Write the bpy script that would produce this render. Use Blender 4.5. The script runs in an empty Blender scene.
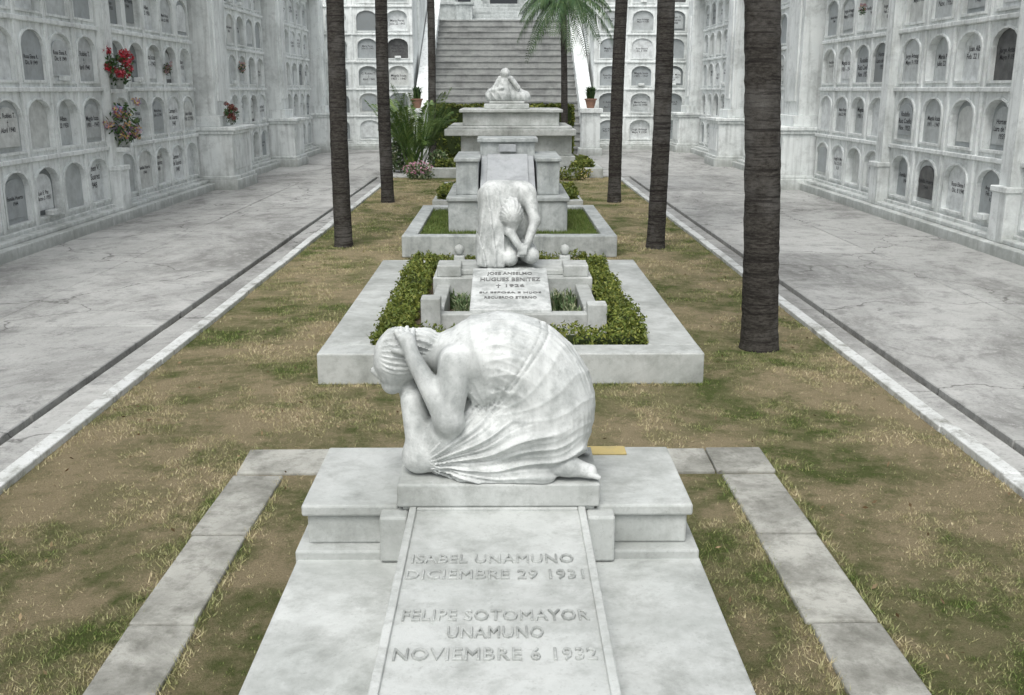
import bpy, math, random, numpy as np
from mathutils import Vector, Matrix, noise
random.seed(7); rng=np.random.default_rng(7)
sc=bpy.context.scene
COL=sc.collection
# ------------------------------------------------------------ helpers
def root(name,loc=(0,0,0)):
    e=bpy.data.objects.new(name,None); e.empty_display_size=.2; COL.objects.link(e); return e
def mk(name,verts,faces,mats,parent=None,smooth=False,midx=None,bevel=0,segs=2):
    me=bpy.data.meshes.new(name)
    me.from_pydata([tuple(v) for v in verts],[],[tuple(f) for f in faces])
    for m in (mats if isinstance(mats,(list,tuple)) else [mats]): me.materials.append(m)
    if midx is not None: me.polygons.foreach_set('material_index',midx)
    if smooth: me.polygons.foreach_set('use_smooth',[True]*len(me.polygons))
    me.update()
    o=bpy.data.objects.new(name,me); COL.objects.link(o)
    if parent: o.parent=parent
    if bevel:
        b=o.modifiers.new('b','BEVEL'); b.width=bevel; b.segments=segs; b.limit_method='ANGLE'
    return o
class MB:
    def __init__(s): s.v=[]; s.f=[]; s.m=[]
    def add(s,v,f,mi=0):
        o=len(s.v); s.v+= [tuple(p) for p in v]; s.f+=[tuple(i+o for i in q) for q in f]; s.m+=[mi]*len(f)
    def box(s,x0,x1,y0,y1,z0,z1,mi=0):
        x0,x1=min(x0,x1),max(x0,x1)
        s.add([(x0,y0,z0),(x1,y0,z0),(x1,y1,z0),(x0,y1,z0),(x0,y0,z1),(x1,y0,z1),(x1,y1,z1),(x0,y1,z1)],
              [(0,3,2,1),(4,5,6,7),(0,1,5,4),(1,2,6,5),(2,3,7,6),(3,0,4,7)],mi)
    def hexa(s,pts,mi=0):
        s.add(pts,[(0,3,2,1),(4,5,6,7),(0,1,5,4),(1,2,6,5),(2,3,7,6),(3,0,4,7)],mi)
    def lathe(s,c,prof,n=16,mi=0):
        v=[];f=[]
        for r,z in prof:
            for i in range(n):
                a=2*math.pi*i/n; v.append((c[0]+r*math.cos(a),c[1]+r*math.sin(a),c[2]+z))
        for j in range(len(prof)-1):
            for i in range(n):
                f.append((j*n+i,j*n+(i+1)%n,(j+1)*n+(i+1)%n,(j+1)*n+i))
        f.append(tuple(range(n))[::-1]); f.append(tuple((len(prof)-1)*n+i for i in range(n)))
        s.add(v,f,mi)
    def obj(s,name,mats,parent=None,**k):
        return mk(name,s.v,s.f,mats,parent,midx=s.m,**k)
# ------------------------------------------------------------ materials
class NT:
    def __init__(s,name):
        s.m=bpy.data.materials.new(name); s.m.use_nodes=True; s.t=s.m.node_tree; s.n=s.t.nodes; s.l=s.t.links
        s.b=s.n['Principled BSDF']; s.tc=s.n.new('ShaderNodeTexCoord')
    def link(s,a,b): s.l.new(a,b)
    def noise(s,scale,detail=6,rough=.6,stretch=None,dist=0):
        t=s.n.new('ShaderNodeTexNoise'); t.inputs['Scale'].default_value=scale; t.inputs['Detail'].default_value=detail
        t.inputs['Roughness'].default_value=rough; t.inputs['Distortion'].default_value=dist
        src=s.tc.outputs['Object']
        if stretch:
            mp=s.n.new('ShaderNodeMapping'); mp.inputs['Scale'].default_value=stretch; s.link(src,mp.inputs['Vector']); src=mp.outputs[0]
        s.link(src,t.inputs['Vector']); return t.outputs['Fac']
    def ramp(s,fac,stops,interp='LINEAR'):
        r=s.n.new('ShaderNodeValToRGB'); cr=r.color_ramp; cr.interpolation=interp
        while len(cr.elements)<len(stops): cr.elements.new(.5)
        for e,(p,c) in zip(cr.elements,stops):
            e.position=p; e.color=(c,c,c,1) if not isinstance(c,(tuple,list)) else (*c,1)
        s.link(fac,r.inputs[0]); return r.outputs[0]
    def mix(s,fac,a,b,mode='MIX'):
        x=s.n.new('ShaderNodeMix'); x.data_type='RGBA'; x.blend_type=mode
        if isinstance(fac,(int,float)): x.inputs[0].default_value=fac
        else: s.link(fac,x.inputs[0])
        for v,i in ((a,6),(b,7)):
            if isinstance(v,(tuple,list)): x.inputs[i].default_value=(*v,1)
            else: s.link(v,x.inputs[i])
        return x.outputs[2]
    def math(s,op,a,b=0):
        x=s.n.new('ShaderNodeMath'); x.operation=op
        for v,i in ((a,0),(b,1)):
            if isinstance(v,(int,float)): x.inputs[i].default_value=v
            else: s.link(v,x.inputs[i])
        return x.outputs[0]
    def bump(s,h,strength,dist=.01,prev=None):
        b=s.n.new('ShaderNodeBump'); b.inputs['Strength'].default_value=strength; b.inputs['Distance'].default_value=dist
        s.link(h,b.inputs['Height'])
        if prev: s.link(prev,b.inputs['Normal'])
        return b.outputs[0]
    def rnd(s):
        g=s.n.new('ShaderNodeNewGeometry'); return g.outputs['Random Per Island']
    def point(s):
        g=s.n.new('ShaderNodeNewGeometry'); return g.outputs['Pointiness']
    def done(s,col,rough=.7,normal=None,spec=.3):
        if isinstance(col,(tuple,list)): s.b.inputs['Base Color'].default_value=(*col,1)
        else: s.link(col,s.b.inputs['Base Color'])
        s.b.inputs['Roughness'].default_value=rough; s.b.inputs['Specular IOR Level'].default_value=spec
        if normal: s.link(normal,s.b.inputs['Normal'])
        return s.m
def stone(name,c1,c2,stain,scale=3,stain_scale=1.2,t0=.5,t1=.72,amt=.7,rough=.65,bstr=.25,streak=0,island=0,point=0,spec=.3,base=0):
    k=NT(name)
    c=k.mix(k.ramp(k.noise(scale,8,.65),[(.3,0),(.7,1)]),c1,c2)
    st=k.ramp(k.noise(stain_scale,10,.72,dist=.3),[(t0,0),(t1,1)])
    c=k.mix(k.math('MULTIPLY',st,amt),c,stain)
    st=k.ramp(k.noise(stain_scale*5,8,.75,dist=.2),[(t0+.03,0),(t1,1)])
    c=k.mix(k.math('MULTIPLY',st,amt*.7),c,stain)
    sp=k.ramp(k.noise(60,4,.7),[(.58,0),(.72,1)])
    c=k.mix(k.math('MULTIPLY',sp,.35),c,stain)
    if streak:
        s2=k.ramp(k.noise(1,6,.6,stretch=(9,9,.7)),[(.48,0),(.70,1)])
        c=k.mix(k.math('MULTIPLY',s2,streak),c,stain)
    if base:
        sx=k.n.new('ShaderNodeSeparateXYZ'); k.link(k.tc.outputs['Object'],sx.inputs[0])
        zz=k.math('ADD',sx.outputs[2],k.math('MULTIPLY',k.noise(2.5,8,.75),-.9))
        g=k.ramp(k.math('ADD',zz,.5),[(.10,1),(.55,0)])
        c=k.mix(k.math('MULTIPLY',g,base),c,(stain[0]*.9,stain[1]*.9,stain[2]*.85))
    if island:
        c=k.mix(1,c,k.ramp(k.rnd(),[(0,1-island),(1,1)]),'MULTIPLY')
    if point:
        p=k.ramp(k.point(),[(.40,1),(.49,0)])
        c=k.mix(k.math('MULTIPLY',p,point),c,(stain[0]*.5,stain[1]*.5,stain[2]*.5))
    nrm=k.bump(k.noise(45,8,.7),bstr,.01)
    return k.done(c,rough,nrm,spec)
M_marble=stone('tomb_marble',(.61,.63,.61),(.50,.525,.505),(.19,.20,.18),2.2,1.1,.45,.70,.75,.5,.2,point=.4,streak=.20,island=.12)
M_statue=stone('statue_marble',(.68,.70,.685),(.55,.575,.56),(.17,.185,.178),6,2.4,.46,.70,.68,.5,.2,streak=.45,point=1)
M_oldmarble=stone('weathered_marble',(.58,.61,.60),(.46,.49,.48),(.17,.19,.185),3,1.8,.44,.7,.75,.6,.2,streak=.42,island=.12)
M_white=stone('whitewashed_plaster',(.86,.89,.875),(.74,.775,.765),(.26,.275,.26),1.5,.8,.49,.72,.65,.8,.3,streak=.42,base=.65)
M_kerb=stone('painted_kerb',(.72,.74,.73),(.58,.60,.58),(.18,.18,.15),4,3,.50,.66,.85,.8,.5,island=.1)
M_stairs=stone('stair_concrete',(.38,.39,.375),(.28,.29,.28),(.10,.10,.10),2,1,.45,.7,.6,.9,.4)
M_path=stone('path_concrete',(.50,.50,.455),(.37,.37,.335),(.12,.12,.10),4,2,.45,.66,.75,.9,.6,island=.18)
M_soil=stone('soil',(.16,.12,.08),(.10,.075,.05),(.04,.035,.025),12,5,rough=.95,bstr=.9)
def walk():
    k=NT('walkway_concrete')
    c=k.mix(k.ramp(k.noise(1.3,8,.65),[(.3,0),(.7,1)]),(.53,.535,.515),(.41,.415,.40))
    c=k.mix(k.ramp(k.noise(.45,12,.75,stretch=(1,.5,1),dist=.5),[(.46,0),(.62,.75)]),c,(.17,.17,.16))
    c=k.mix(k.ramp(k.noise(2.8,9,.8,dist=.5),[(.51,0),(.62,.5)]),c,(.15,.15,.145))
    c=k.mix(k.ramp(k.noise(7,6,.8),[(.53,0),(.64,.5)]),c,(.56,.56,.54))
    c=k.mix(k.ramp(k.noise(30,5,.8),[(.54,0),(.68,.5)]),c,(.13,.13,.125))
    c=k.mix(1,c,k.ramp(k.rnd(),[(0,.84),(1,1)]),'MULTIPLY')
    v=k.n.new('ShaderNodeTexVoronoi'); v.feature='DISTANCE_TO_EDGE'; v.inputs['Scale'].default_value=.33
    vm=k.n.new('ShaderNodeVectorMath'); vm.operation='ADD'
    n=k.n.new('ShaderNodeTexNoise'); n.inputs['Scale'].default_value=1.6; n.inputs['Detail'].default_value=8; k.link(k.tc.outputs['Object'],n.inputs['Vector'])
    k.link(n.outputs['Color'],vm.inputs[0]); k.link(k.tc.outputs['Object'],vm.inputs[1]); k.link(vm.outputs[0],v.inputs['Vector'])
    cr=k.ramp(v.outputs['Distance'],[(.0,1),(.006,0)])
    c=k.mix(k.math('MULTIPLY',cr,.75),c,(.06,.06,.055))
    nn=k.bump(k.noise(40,8,.7),.5,.01)
    return k.done(c,.9,nn,.2)
M_walk=walk()
def plaque():
    k=NT('niche_plaque_and_hollow')
    r=k.ramp(k.rnd(),[(0,(.72,.75,.75)),(.32,(.52,.55,.55)),(.50,(.36,.39,.40)),(.64,(.60,.62,.60)),(.78,(.22,.24,.245)),(.89,(.46,.49,.49)),(.965,(.07,.07,.07))],'CONSTANT')  # stone tones; darkest step paints the dark of an open niche hollow
    c=k.mix(k.ramp(k.noise(5,8,.7),[(.4,0),(.75,.65)]),r,(.20,.21,.20))
    return k.done(c,.45,k.bump(k.noise(50,5,.6),.1),.4)
M_plaque=plaque()
M_ink=NT('engraved_ink').done((.04,.04,.045),.7)
def palmbark():
    k=NT('palm_bark')
    c=k.mix(k.ramp(k.noise(3,8,.7,stretch=(6,6,18)),[(.35,0),(.7,1)]),(.028,.025,.022),(.11,.102,.09))
    c=k.mix(k.ramp(k.noise(1.6,6,.7),[(.48,0),(.72,.7)]),c,(.18,.175,.165))
    c=k.mix(k.ramp(k.noise(1,5,.7,stretch=(2,2,34)),[(.50,0),(.60,.75)]),c,(.018,.016,.015))
    nn=k.bump(k.noise(10,8,.75,stretch=(8,8,3)),1,.02)
    return k.done(c,.95,nn,.15)
M_bark=palmbark()
def leafmat(name,cols,rough=.55):
    k=NT(name)
    st=[(i/len(cols),c) for i,c in enumerate(cols)]
    c=k.ramp(k.rnd(),st)
    c=k.mix(k.ramp(k.noise(1.5,4,.6),[(.4,0),(.7,.5)]),c,(cols[0][0]*.6,cols[0][1]*.6,cols[0][2]*.6))
    m=k.done(c,rough,None,.3); return m
M_palm=leafmat('palm_leaf',[(.035,.080,.025),(.055,.11,.035),(.10,.15,.055),(.04,.09,.03)])
M_hedge=leafmat('hedge_leaf',[(.08,.115,.02),(.15,.185,.03),(.28,.29,.065),(.10,.14,.025)])
M_shrub=leafmat('shrub_leaf',[(.07,.12,.05),(.14,.19,.08),(.34,.35,.22),(.09,.15,.06)])
M_core=NT('hedge_core_dark').done((.03,.045,.012),.9)
M_red=leafmat('red_petal',[(.45,.02,.03),(.6,.05,.08),(.35,.01,.02),(.5,.12,.15)])
M_pink=leafmat('mixed_petal',[(.6,.25,.35),(.75,.7,.72),(.2,.35,.6),(.55,.1,.2),(.7,.55,.2)])
M_terra=stone('terracotta',(.30,.17,.12),(.24,.14,.10),(.12,.08,.06),6,3)
M_window=NT('dark_window').done((.03,.035,.04),.2,None,.5)
M_yellow=stone('yellow_tile',(.50,.40,.16),(.45,.36,.16),(.2,.2,.15),8,4)
def grassmat(name,ground):
    k=NT(name)
    p1=k.ramp(k.noise(.42,8,.72,dist=.3),[(.44,0),(.54,1)])
    p2=k.ramp(k.noise(1.9,8,.80),[(.44,0),(.56,1)])
    p=k.math('MINIMUM',k.math('ADD',k.math('MULTIPLY',p1,.60),k.math('MULTIPLY',p2,.52)),1.0)
    if ground:
        c=k.mix(p,(.11,.14,.045),(.43,.355,.225))
        c=k.mix(k.ramp(k.noise(90,6,.8),[(.45,0),(.65,.5)]),c,(.10,.095,.045))
        return k.done(c,.95,k.bump(k.noise(120,5,.8),1,.03),.1)
    r=k.ramp(k.rnd(),[(0,(.085,.145,.03)),(.4,(.13,.195,.048)),(.8,(.20,.245,.075)),(1,(.31,.30,.13))])
    rd=k.ramp(k.rnd(),[(0,(.44,.37,.22)),(.5,(.60,.52,.34)),(1,(.36,.33,.16))])
    return k.done(k.mix(p,r,rd),.7,None,.15)
M_lawn=grassmat('lawn_ground',True); M_blade=grassmat('grass_blade',False)
# ------------------------------------------------------------ ground & lawn
def sheet(name,x0,x1,y0,y1,z,mat): return mk(name,[(x0,y0,z),(x1,y0,z),(x1,y1,z),(x0,y1,z)],[(0,1,2,3)],mat)
sheet('ground',-400,400,-300,600,-.03,stone('earth',(.16,.14,.10),(.09,.085,.06),(.05,.05,.04),.5,.2))
sheet('lawn',-3.08,3.14,-6,28.4,0,M_lawn)
TX=-.03
excl=[(TX-.9,TX+.9,1.4,4.75),(-1.56,1.67,8,12.75),(-1.52,1.66,14.5,18.5),(-2.2,2.75,27.9,32.5),
      (-1.74,-1.42,-3,6.43),(1.40,1.74,-3,6.43),(-1.74,-1.0,6.0,6.42),(1.0,1.74,6.0,6.42)]
def tri_mesh(name,v,mat,parent=None,nv=3):
    me=bpy.data.meshes.new(name); N=len(v)
    me.vertices.add(N); me.vertices.foreach_set('co',np.asarray(v,np.float32).ravel())
    me.loops.add(N); me.loops.foreach_set('vertex_index',np.arange(N,dtype=np.int32))
    me.polygons.add(N//nv); me.polygons.foreach_set('loop_start',np.arange(0,N,nv,dtype=np.int32))
    try: me.polygons.foreach_set('loop_total',np.full(N//nv,nv,dtype=np.int32))
    except Exception: pass
    me.materials.append(mat); me.update(calc_edges=True); me.validate()
    o=bpy.data.objects.new(name,me); COL.objects.link(o)
    if parent: o.parent=parent
    return o
def grass():
    P=[]; W=[]; Hh=[]
    for y0,y1,dens,w,h in ((1.2,5.5,5200,.0045,.019),(5.5,9,3200,.006,.021),(9,15,1300,.010,.025),(15,28.4,500,.017,.03)):
        n=int((y1-y0)*6.22*dens)
        x=rng.uniform(-3.08,3.14,n); y=rng.uniform(y0,y1,n)
        ok=np.ones(n,bool)
        nz=np.array([noise.noise(Vector((a*1.1,b*1.1,3.3)))+.6*noise.noise(Vector((a*4,b*4,7))) for a,b in zip(x,y)])
        ok&=~((nz>.06)&(rng.uniform(0,1,n)<.78))
        for a,b,c,d in excl: ok&=~((x>a)&(x<b)&(y>c)&(y<d))
        x=x[ok];y=y[ok]; P.append(np.stack([x,y],1)); W.append(np.full(len(x),w)); Hh.append(h*rng.uniform(.35,1.25,len(x))*np.where(nz[ok]>.06,.65,1))
    for (xa,xb,ya,yb) in ((-1.62,-1.54,8,12.7),(1.66,1.73,8,12.7),(-1.56,1.67,7.94,8.0),(-3.10,-3.02,1,28),(3.08,3.16,1,28),(-1.80,-1.72,1,6.4),(1.74,1.80,1,6.4),(-1.43,-1.36,1,5.9),(1.34,1.41,1,5.9)):
        n=1500
        x=rng.uniform(xa,xb,n); y=rng.uniform(ya,yb,n); P.append(np.stack([x,y],1)); W.append(np.full(n,.006)); Hh.append(.035*rng.uniform(.4,1.2,n))
    P=np.concatenate(P);W=np.concatenate(W);Hh=np.concatenate(Hh); n=len(P)
    a=rng.uniform(0,6.283,n); l=rng.normal(0,.6,(n,2))*Hh[:,None]
    v=np.zeros((n,3,3),np.float32)
    v[:,0,0]=P[:,0]-np.cos(a)*W/2; v[:,0,1]=P[:,1]-np.sin(a)*W/2
    v[:,1,0]=P[:,0]+np.cos(a)*W/2; v[:,1,1]=P[:,1]+np.sin(a)*W/2
    v[:,2,0]=P[:,0]+l[:,0]; v[:,2,1]=P[:,1]+l[:,1]; v[:,2,2]=Hh
    tri_mesh('grass',v.reshape(-1,3),M_blade)
grass()
# kerbs
def kerb(xa,xb):
    m=MB(); y=-6.0
    while y<28.2:
        L=random.uniform(.9,1.1); dz=random.uniform(-.006,.005); dx=random.uniform(-.006,.006)
        m.box(xa+dx,xb+dx,y,min(y+L-.002,28.3),-.05,.05+dz); y+=L
    m.obj('lawn_kerb',M_kerb,bevel=.010)
kerb(-3.20,-3.08); kerb(3.14,3.26)
for xa,xb in ((-3.49,-3.21),(3.27,3.49)):
    m=MB(); y=-6.
    while y<28.4:
        m.box(xa,xb,y,y+1.99,-.05,.005+random.uniform(-.004,.004)); y+=2
    m.obj('gutter_strip',M_walk)
def walkway(xs,y0,y1,st,name='walkway'):
    m=MB()
    for i in range(len(xs)-1):
        y=y0-random.uniform(0,1)
        while y<y1:
            L=st*random.uniform(.92,1.08); m.box(xs[i]+.005,xs[i+1]-.005,y,min(y+L-.014,y1),-.05,.035+random.uniform(-.005,.005)); y+=L
    return m.obj(name,M_walk,bevel=.008,segs=1)
walkway([-7.3,-5.35,-3.54],-6,28.4,2.7)
walkway([3.54,5.5,7.5],-6,28.4,2.7)
walkway([-7.3,-4.5,-2.25,0,2.25,4.5,7.5],28.41,41,2.6,'plaza_pavement')
m=MB()
def slab(x0,x1,y0,y1,z):
    j=lambda:random.uniform(-.012,.012)
    p=[(x0+j(),y0+j()*.4),(x1+j(),y0+j()*.4),(x1+j(),y1+j()*.4),(x0+j(),y1+j()*.4)]
    m.hexa([(a,b,-.05) for a,b in p]+[(a,b,z+random.uniform(-.004,.004)) for a,b in p])
for sx in (-1,1):
    y=-3.
    for L in (2.1,1.3,1.05,.8,1.0,.88,.95,10):
        y1=min(y+L,5.97); xa,xb=(-1.73,-1.42) if sx<0 else (1.40,1.74)
        slab(xa,xb,y,y1-.018,.02); y=y1
        if y>=5.97: break
    if sx<0: slab(-1.73,-1.0,5.99,6.42,.02)
    else:
        slab(1.0,1.36,5.99,6.42,.02); slab(1.38,1.74,5.99,6.42,.025)
m.obj('garden_path',M_path,bevel=.012)
# ------------------------------------------------------------ text
def textmesh(lines,extr=0,size=1,space=1.0,bev=0,off=0):
    cu=bpy.data.curves.new('t','FONT'); cu.body=lines; cu.align_x='CENTER'; cu.align_y='CENTER'; cu.size=size; cu.extrude=extr
    cu.space_character=space; cu.resolution_u=2; cu.bevel_depth=bev; cu.bevel_resolution=0; cu.offset=off
    o=bpy.data.objects.new('t',cu); COL.objects.link(o)
    dg=bpy.context.evaluated_depsgraph_get(); dg.update(); me=bpy.data.meshes.new_from_object(o.evaluated_get(dg))
    v=np.array([x.co[:] for x in me.vertices]); f=[tuple(p.vertices) for p in me.polygons]
    bpy.data.objects.remove(o); bpy.data.meshes.remove(me); return v,f
texts=[textmesh(t,off=.010) for t in ("Maria Perez\nJulio 22 1943","Jorge Arteaga\nMayo 9 1938","Familia Huerta\n1944","Rosa Elena R.\nDic. 8 1949","Rodolfo\nRuiz Coello\nNov. 1952","Angel V. Mora\nFeb. 22 1951\nR.I.P.","Carmen V.\nde Suarez\n1948","Juan Alban\nFeb. 22 1950","Magda Icaza\n1901 - 1947","C. Robles T.\n†\nAbril 1940","Luis E. Paz\nMarzo 3 1955","Hortensia\nLara de Vera\n1939")]
# ------------------------------------------------------------ niche walls
def arch(a,h,n=7):
    pts=[(-a,0),(a,0)]; sp=h-a*.62
    for i in range(n+1):
        t=math.pi*i/n; pts.append((a*math.cos(t),sp+a*.62*math.sin(t)))
    return pts,sp
def build_wall(elements,P,tsign,rows=5,z0=.3,rp=1.05,thick=2.4):
    R=root('niche_wall'); F=MB(); Q=MB(); T=MB(); tr=MB()
    def bx(M,s0,s1,za,zb,d0,d1):
        pts=[P(s0,za,d0),P(s1,za,d0),P(s1,za,d1),P(s0,za,d1),P(s0,zb,d0),P(s1,zb,d0),P(s1,zb,d1),P(s0,zb,d1)]; M.hexa(pts)
    top=z0+rows*rp
    for kind,a,b in elements:
        if kind=='bay':
            n=max(1,round((b-a)/1.15)); w=(b-a)/n
            for c in range(n):
                sc0=a+(c+.5)*w
                for r in range(rows):
                    zc=z0+r*rp; hw=.40+random.uniform(-.015,.012); hh=.76
                    A1,sp=arch(hw,hh); A2,_=arch(hw+.05,hh+.05)
                    zb=.13+random.uniform(-.008,.008)
                    A2=[(x,z-.02 if i>1 else z-.04) for i,(x,z) in enumerate(A2)]
                    O=[]
                    for i,(x,z) in enumerate(A1):
                        if i<2: O.append((math.copysign(w/2,x),0))
                        else:
                            t=math.pi*(i-2)/7; cx=max(-1,min(1,math.cos(t)*1.5)); cz=max(0,min(1,math.sin(t)*1.35))
                            O.append((cx*w/2,(zb+sp)+(rp-zb-sp)*cz))
                    N=len(A1); V=[];fs=[]
                    lip=.028
                    rings=[(O,0,0),(A2,0,zb),(A2,lip,zb),(A1,lip,zb),(A1,-.16,zb)]
                    for pts,d,oz in rings:
                        V+=[P(sc0+x,zc+oz+z,d) for x,z in pts]
                    for k in range(len(rings)-1):
                        for i in range(N): fs.append((k*N+i,k*N+(i+1)%N,(k+1)*N+(i+1)%N,(k+1)*N+i))
                    F.add(V,fs)
                    dep=random.choice((-.10,-.06,-.03,-.12,-.05,-.02)); 
                    Q.add([P(sc0+x*.995,zc+zb+.002+z*.995,dep) for x,z in A1],[tuple(range(N))])
                    if random.random()<.3:
                        iw=hw*.78; V=[P(sc0+x,zc+zb+.08+z,dep+.025) for x,z in arch(iw,hh*.76)[0]]
                        V2=[P(sc0+x,zc+zb+.08+z,dep+.001) for x,z in arch(iw,hh*.76)[0]]
                        N2=len(V); Q.add(V+V2,[tuple(range(N2))]+[(i,(i+1)%N2,N2+(i+1)%N2,N2+i) for i in range(N2)])
                        td=dep+.028
                    else: td=dep+.003
                    if random.random()<.78:
                        tv,tf=random.choice(texts); s=.76*hw*2/ (tv[:,0].max()-tv[:,0].min())*random.uniform(.75,1.08); s=min(s,.17)
                        oz=zc+zb+hh*.5+random.uniform(-.08,.06)
                        T.add([P(sc0+tsign*x*s,oz+y*s,td) for x,y,_ in tv],tf)
                    if random.random()<.10:
                        bx(tr,sc0-.12,sc0+.12,zc+zb-.0,zc+zb+.09,-.03,.10)
            for c in range(1,n): bx(tr,a+c*w-.05,a+c*w+.05,z0+.001,top,-.02,.035)
            for r in range(rows+1): bx(tr,a,b,z0+r*rp-.045,z0+r*rp+.03,-.02,.055)
        elif kind=='pil':
            bx(tr,a,b,.2,top+.1,-.1,.16); bx(tr,a-.05,b+.05,.2,.95,-.1,.22); bx(tr,a-.07,b+.07,.93,1.02,-.1,.25)
        elif kind=='pier':
            bx(tr,a,b,0,1.35,-.2,.80); bx(tr,a-.08,b+.08,.02,.28,-.2,.90); bx(tr,a-.05,b+.05,.28,.36,-.2,.86)
            bx(tr,a+.2,b-.2,.5,1.2,-.2,.82); bx(tr,a-.05,b+.05,1.35,1.43,-.2,.86); bx(tr,a-.09,b+.09,1.43,1.52,-.2,.92)
            bx(tr,a+.12,b-.12,1.52,1.78,-.2,.52); bx(tr,a+.2,b-.2,1.78,top+.1,-.2,.40)
            bx(tr,a+.45,b-.45,2.1,top-.5,-.2,.44)
    lo=min(e[1] for e in elements); hi=max(e[2] for e in elements)
    bx(tr,lo,hi,-.04,.20,-.3,.34); bx(tr,lo,hi,.20,.27,-.3,.20)
    bx(tr,lo,hi,top+.1,top+.35,-.3,.3); bx(tr,lo,hi,top+.35,top+.47,-.3,.42)
    bx(tr,lo,hi,0,top+.4,-thick,-.2)
    F.obj('niche_frames',M_white,R); Q.obj('plaques',M_plaque,R); T.obj('inscriptions',M_ink,R)
    tr.obj('mouldings',M_white,R,bevel=.012,segs=1)
    return R
LX,RX=-7.32,7.50
eL=[('bay',-1.9,2.8),('pil',2.8,3.15),('bay',3.15,8.0),('pil',8.0,8.35),('bay',8.35,13.2),('pil',13.2,13.55),('bay',13.55,18.75),('pil',18.75,19.1),('bay',19.1,24.3),('pier',24.4,26.2),
    ('bay',26.3,31.6),('pier',31.7,33.2),('bay',33.3,38.9),('pier',39.0,40.4)]
eR=[('bay',-1.9,4.5),('pil',4.5,4.85),('bay',4.85,9.6),('pil',9.6,9.95),('bay',9.95,14.5),('pil',14.5,14.85),('bay',14.85,19.6),('pil',19.6,19.95),('bay',19.95,24.3),('pier',24.4,26.2),
    ('bay',26.3,31.6),('pier',31.7,33.2),('bay',33.3,38.9),('pier',39.0,40.4)]
build_wall(eL,lambda s,z,d:(LX+d,s,z),1)
build_wall(eR,lambda s,z,d:(RX-d,s,z),-1)
build_wall([('bay',-7.2,-3.6)],lambda s,z,d:(s,41.2-d,z),1,rows=6)
build_wall([('bay',3.6,7.4)],lambda s,z,d:(s,41.2-d,z),1,rows=6)
# ------------------------------------------------------------ stairway, terrace
R=root('stairway'); n=20; rise=.275; run=.55; Y0=38.0
v=[];f=[]
for i in range(n):
    y=Y0+i*run; z=i*rise
    for p in ((y,z),(y,z+rise-.06),(y-.04,z+rise-.055),(y-.04,z+rise),(y+run,z+rise)):
        v+=[(-3.0,p[0],p[1]),(3.0,p[0],p[1])]
for i in range(len(v)//2-1): f.append((2*i,2*i+1,2*i+3,2*i+2))
mk('steps',v,f,M_stairs,R)
for s in (-1,1):
    m=MB(); a,b=2.98*s,3.40*s; x0,x1=min(a,b),max(a,b); ye=Y0+n*run; ze=n*rise
    m.hexa([(x0,Y0-.1,0),(x1,Y0-.1,0),(x1,ye,0),(x0,ye,0),(x0,Y0-.1,.95),(x1,Y0-.1,.95),(x1,ye,ze+.9),(x0,ye,ze+.9)])
    m.hexa([(x0-.06,Y0-.2,.95),(x1+.06,Y0-.2,.95),(x1+.06,ye,ze+.9),(x0-.06,ye,ze+.9),(x0-.06,Y0-.2,1.08),(x1+.06,Y0-.2,1.08),(x1+.06,ye,ze+1.03),(x0-.06,ye,ze+1.03)])
    m.obj('stringer',M_white,R,bevel=.02)
    m=MB(); c=3.17*s
    m.box(c-.42,c+.42,Y0-1.0,Y0-.22,0,.3); m.box(c-.34,c+.34,Y0-.92,Y0-.25,.3,1.55); m.box(c-.42,c+.42,Y0-1.0,Y0-.22,1.55,1.72)
    m.obj('newel_pier',M_white,R,bevel=.02)
R=root('terrace'); m=MB()
m.box(-30,-3.5,43.6,90,-.03,6.6); m.box(3.5,30,43.6,90,-.03,6.6); m.box(-3.497,3.497,49.02,90,-.03,5.5)
m.obj('retaining_block',M_white,R)
R=root('mausoleum'); m=MB()
for i in range(5): m.box(-1.6,1.6,50.6+i*.4,53.5,5.5+i*.2,5.7+i*.2)
m.box(-3.2,-1.65,51.5,53.5,5.5,6.4); m.box(1.65,3.2,51.5,53.5,5.5,6.4); m.box(-3.3,-1.6,51.4,53.5,6.4,6.52); m.box(1.6,3.3,51.4,53.5,6.4,6.52)
m.box(-2.6,2.6,53.5,54,5.5,6.5); m.box(-4.6,4.6,54.2,60,5.5,11.5)
for x in (-2.7,-1.35,1.35,2.7): m.box(x-.22,x+.22,53.8,54.2,6.0,10.6); m.box(x-.3,x+.3,53.72,54.19,5.99,6.75)
m.box(-5,5,53.7,60.2,10.6,11.1)
for x in (-1.9,1.9): m.box(x-.4,x+.4,50.2,50.9,5.5,6.3); m.box(x-.48,x+.48,50.12,50.98,6.3,6.42)
m.obj('facade',M_oldmarble,R,bevel=.02)
m=MB(); m.box(-.7,.7,54.12,54.3,6.5,9); m.box(-2.35,-1.7,54.15,54.3,6.7,8.6); m.box(1.7,2.35,54.15,54.3,6.7,8.6); m.obj('openings',M_window,R)
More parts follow.
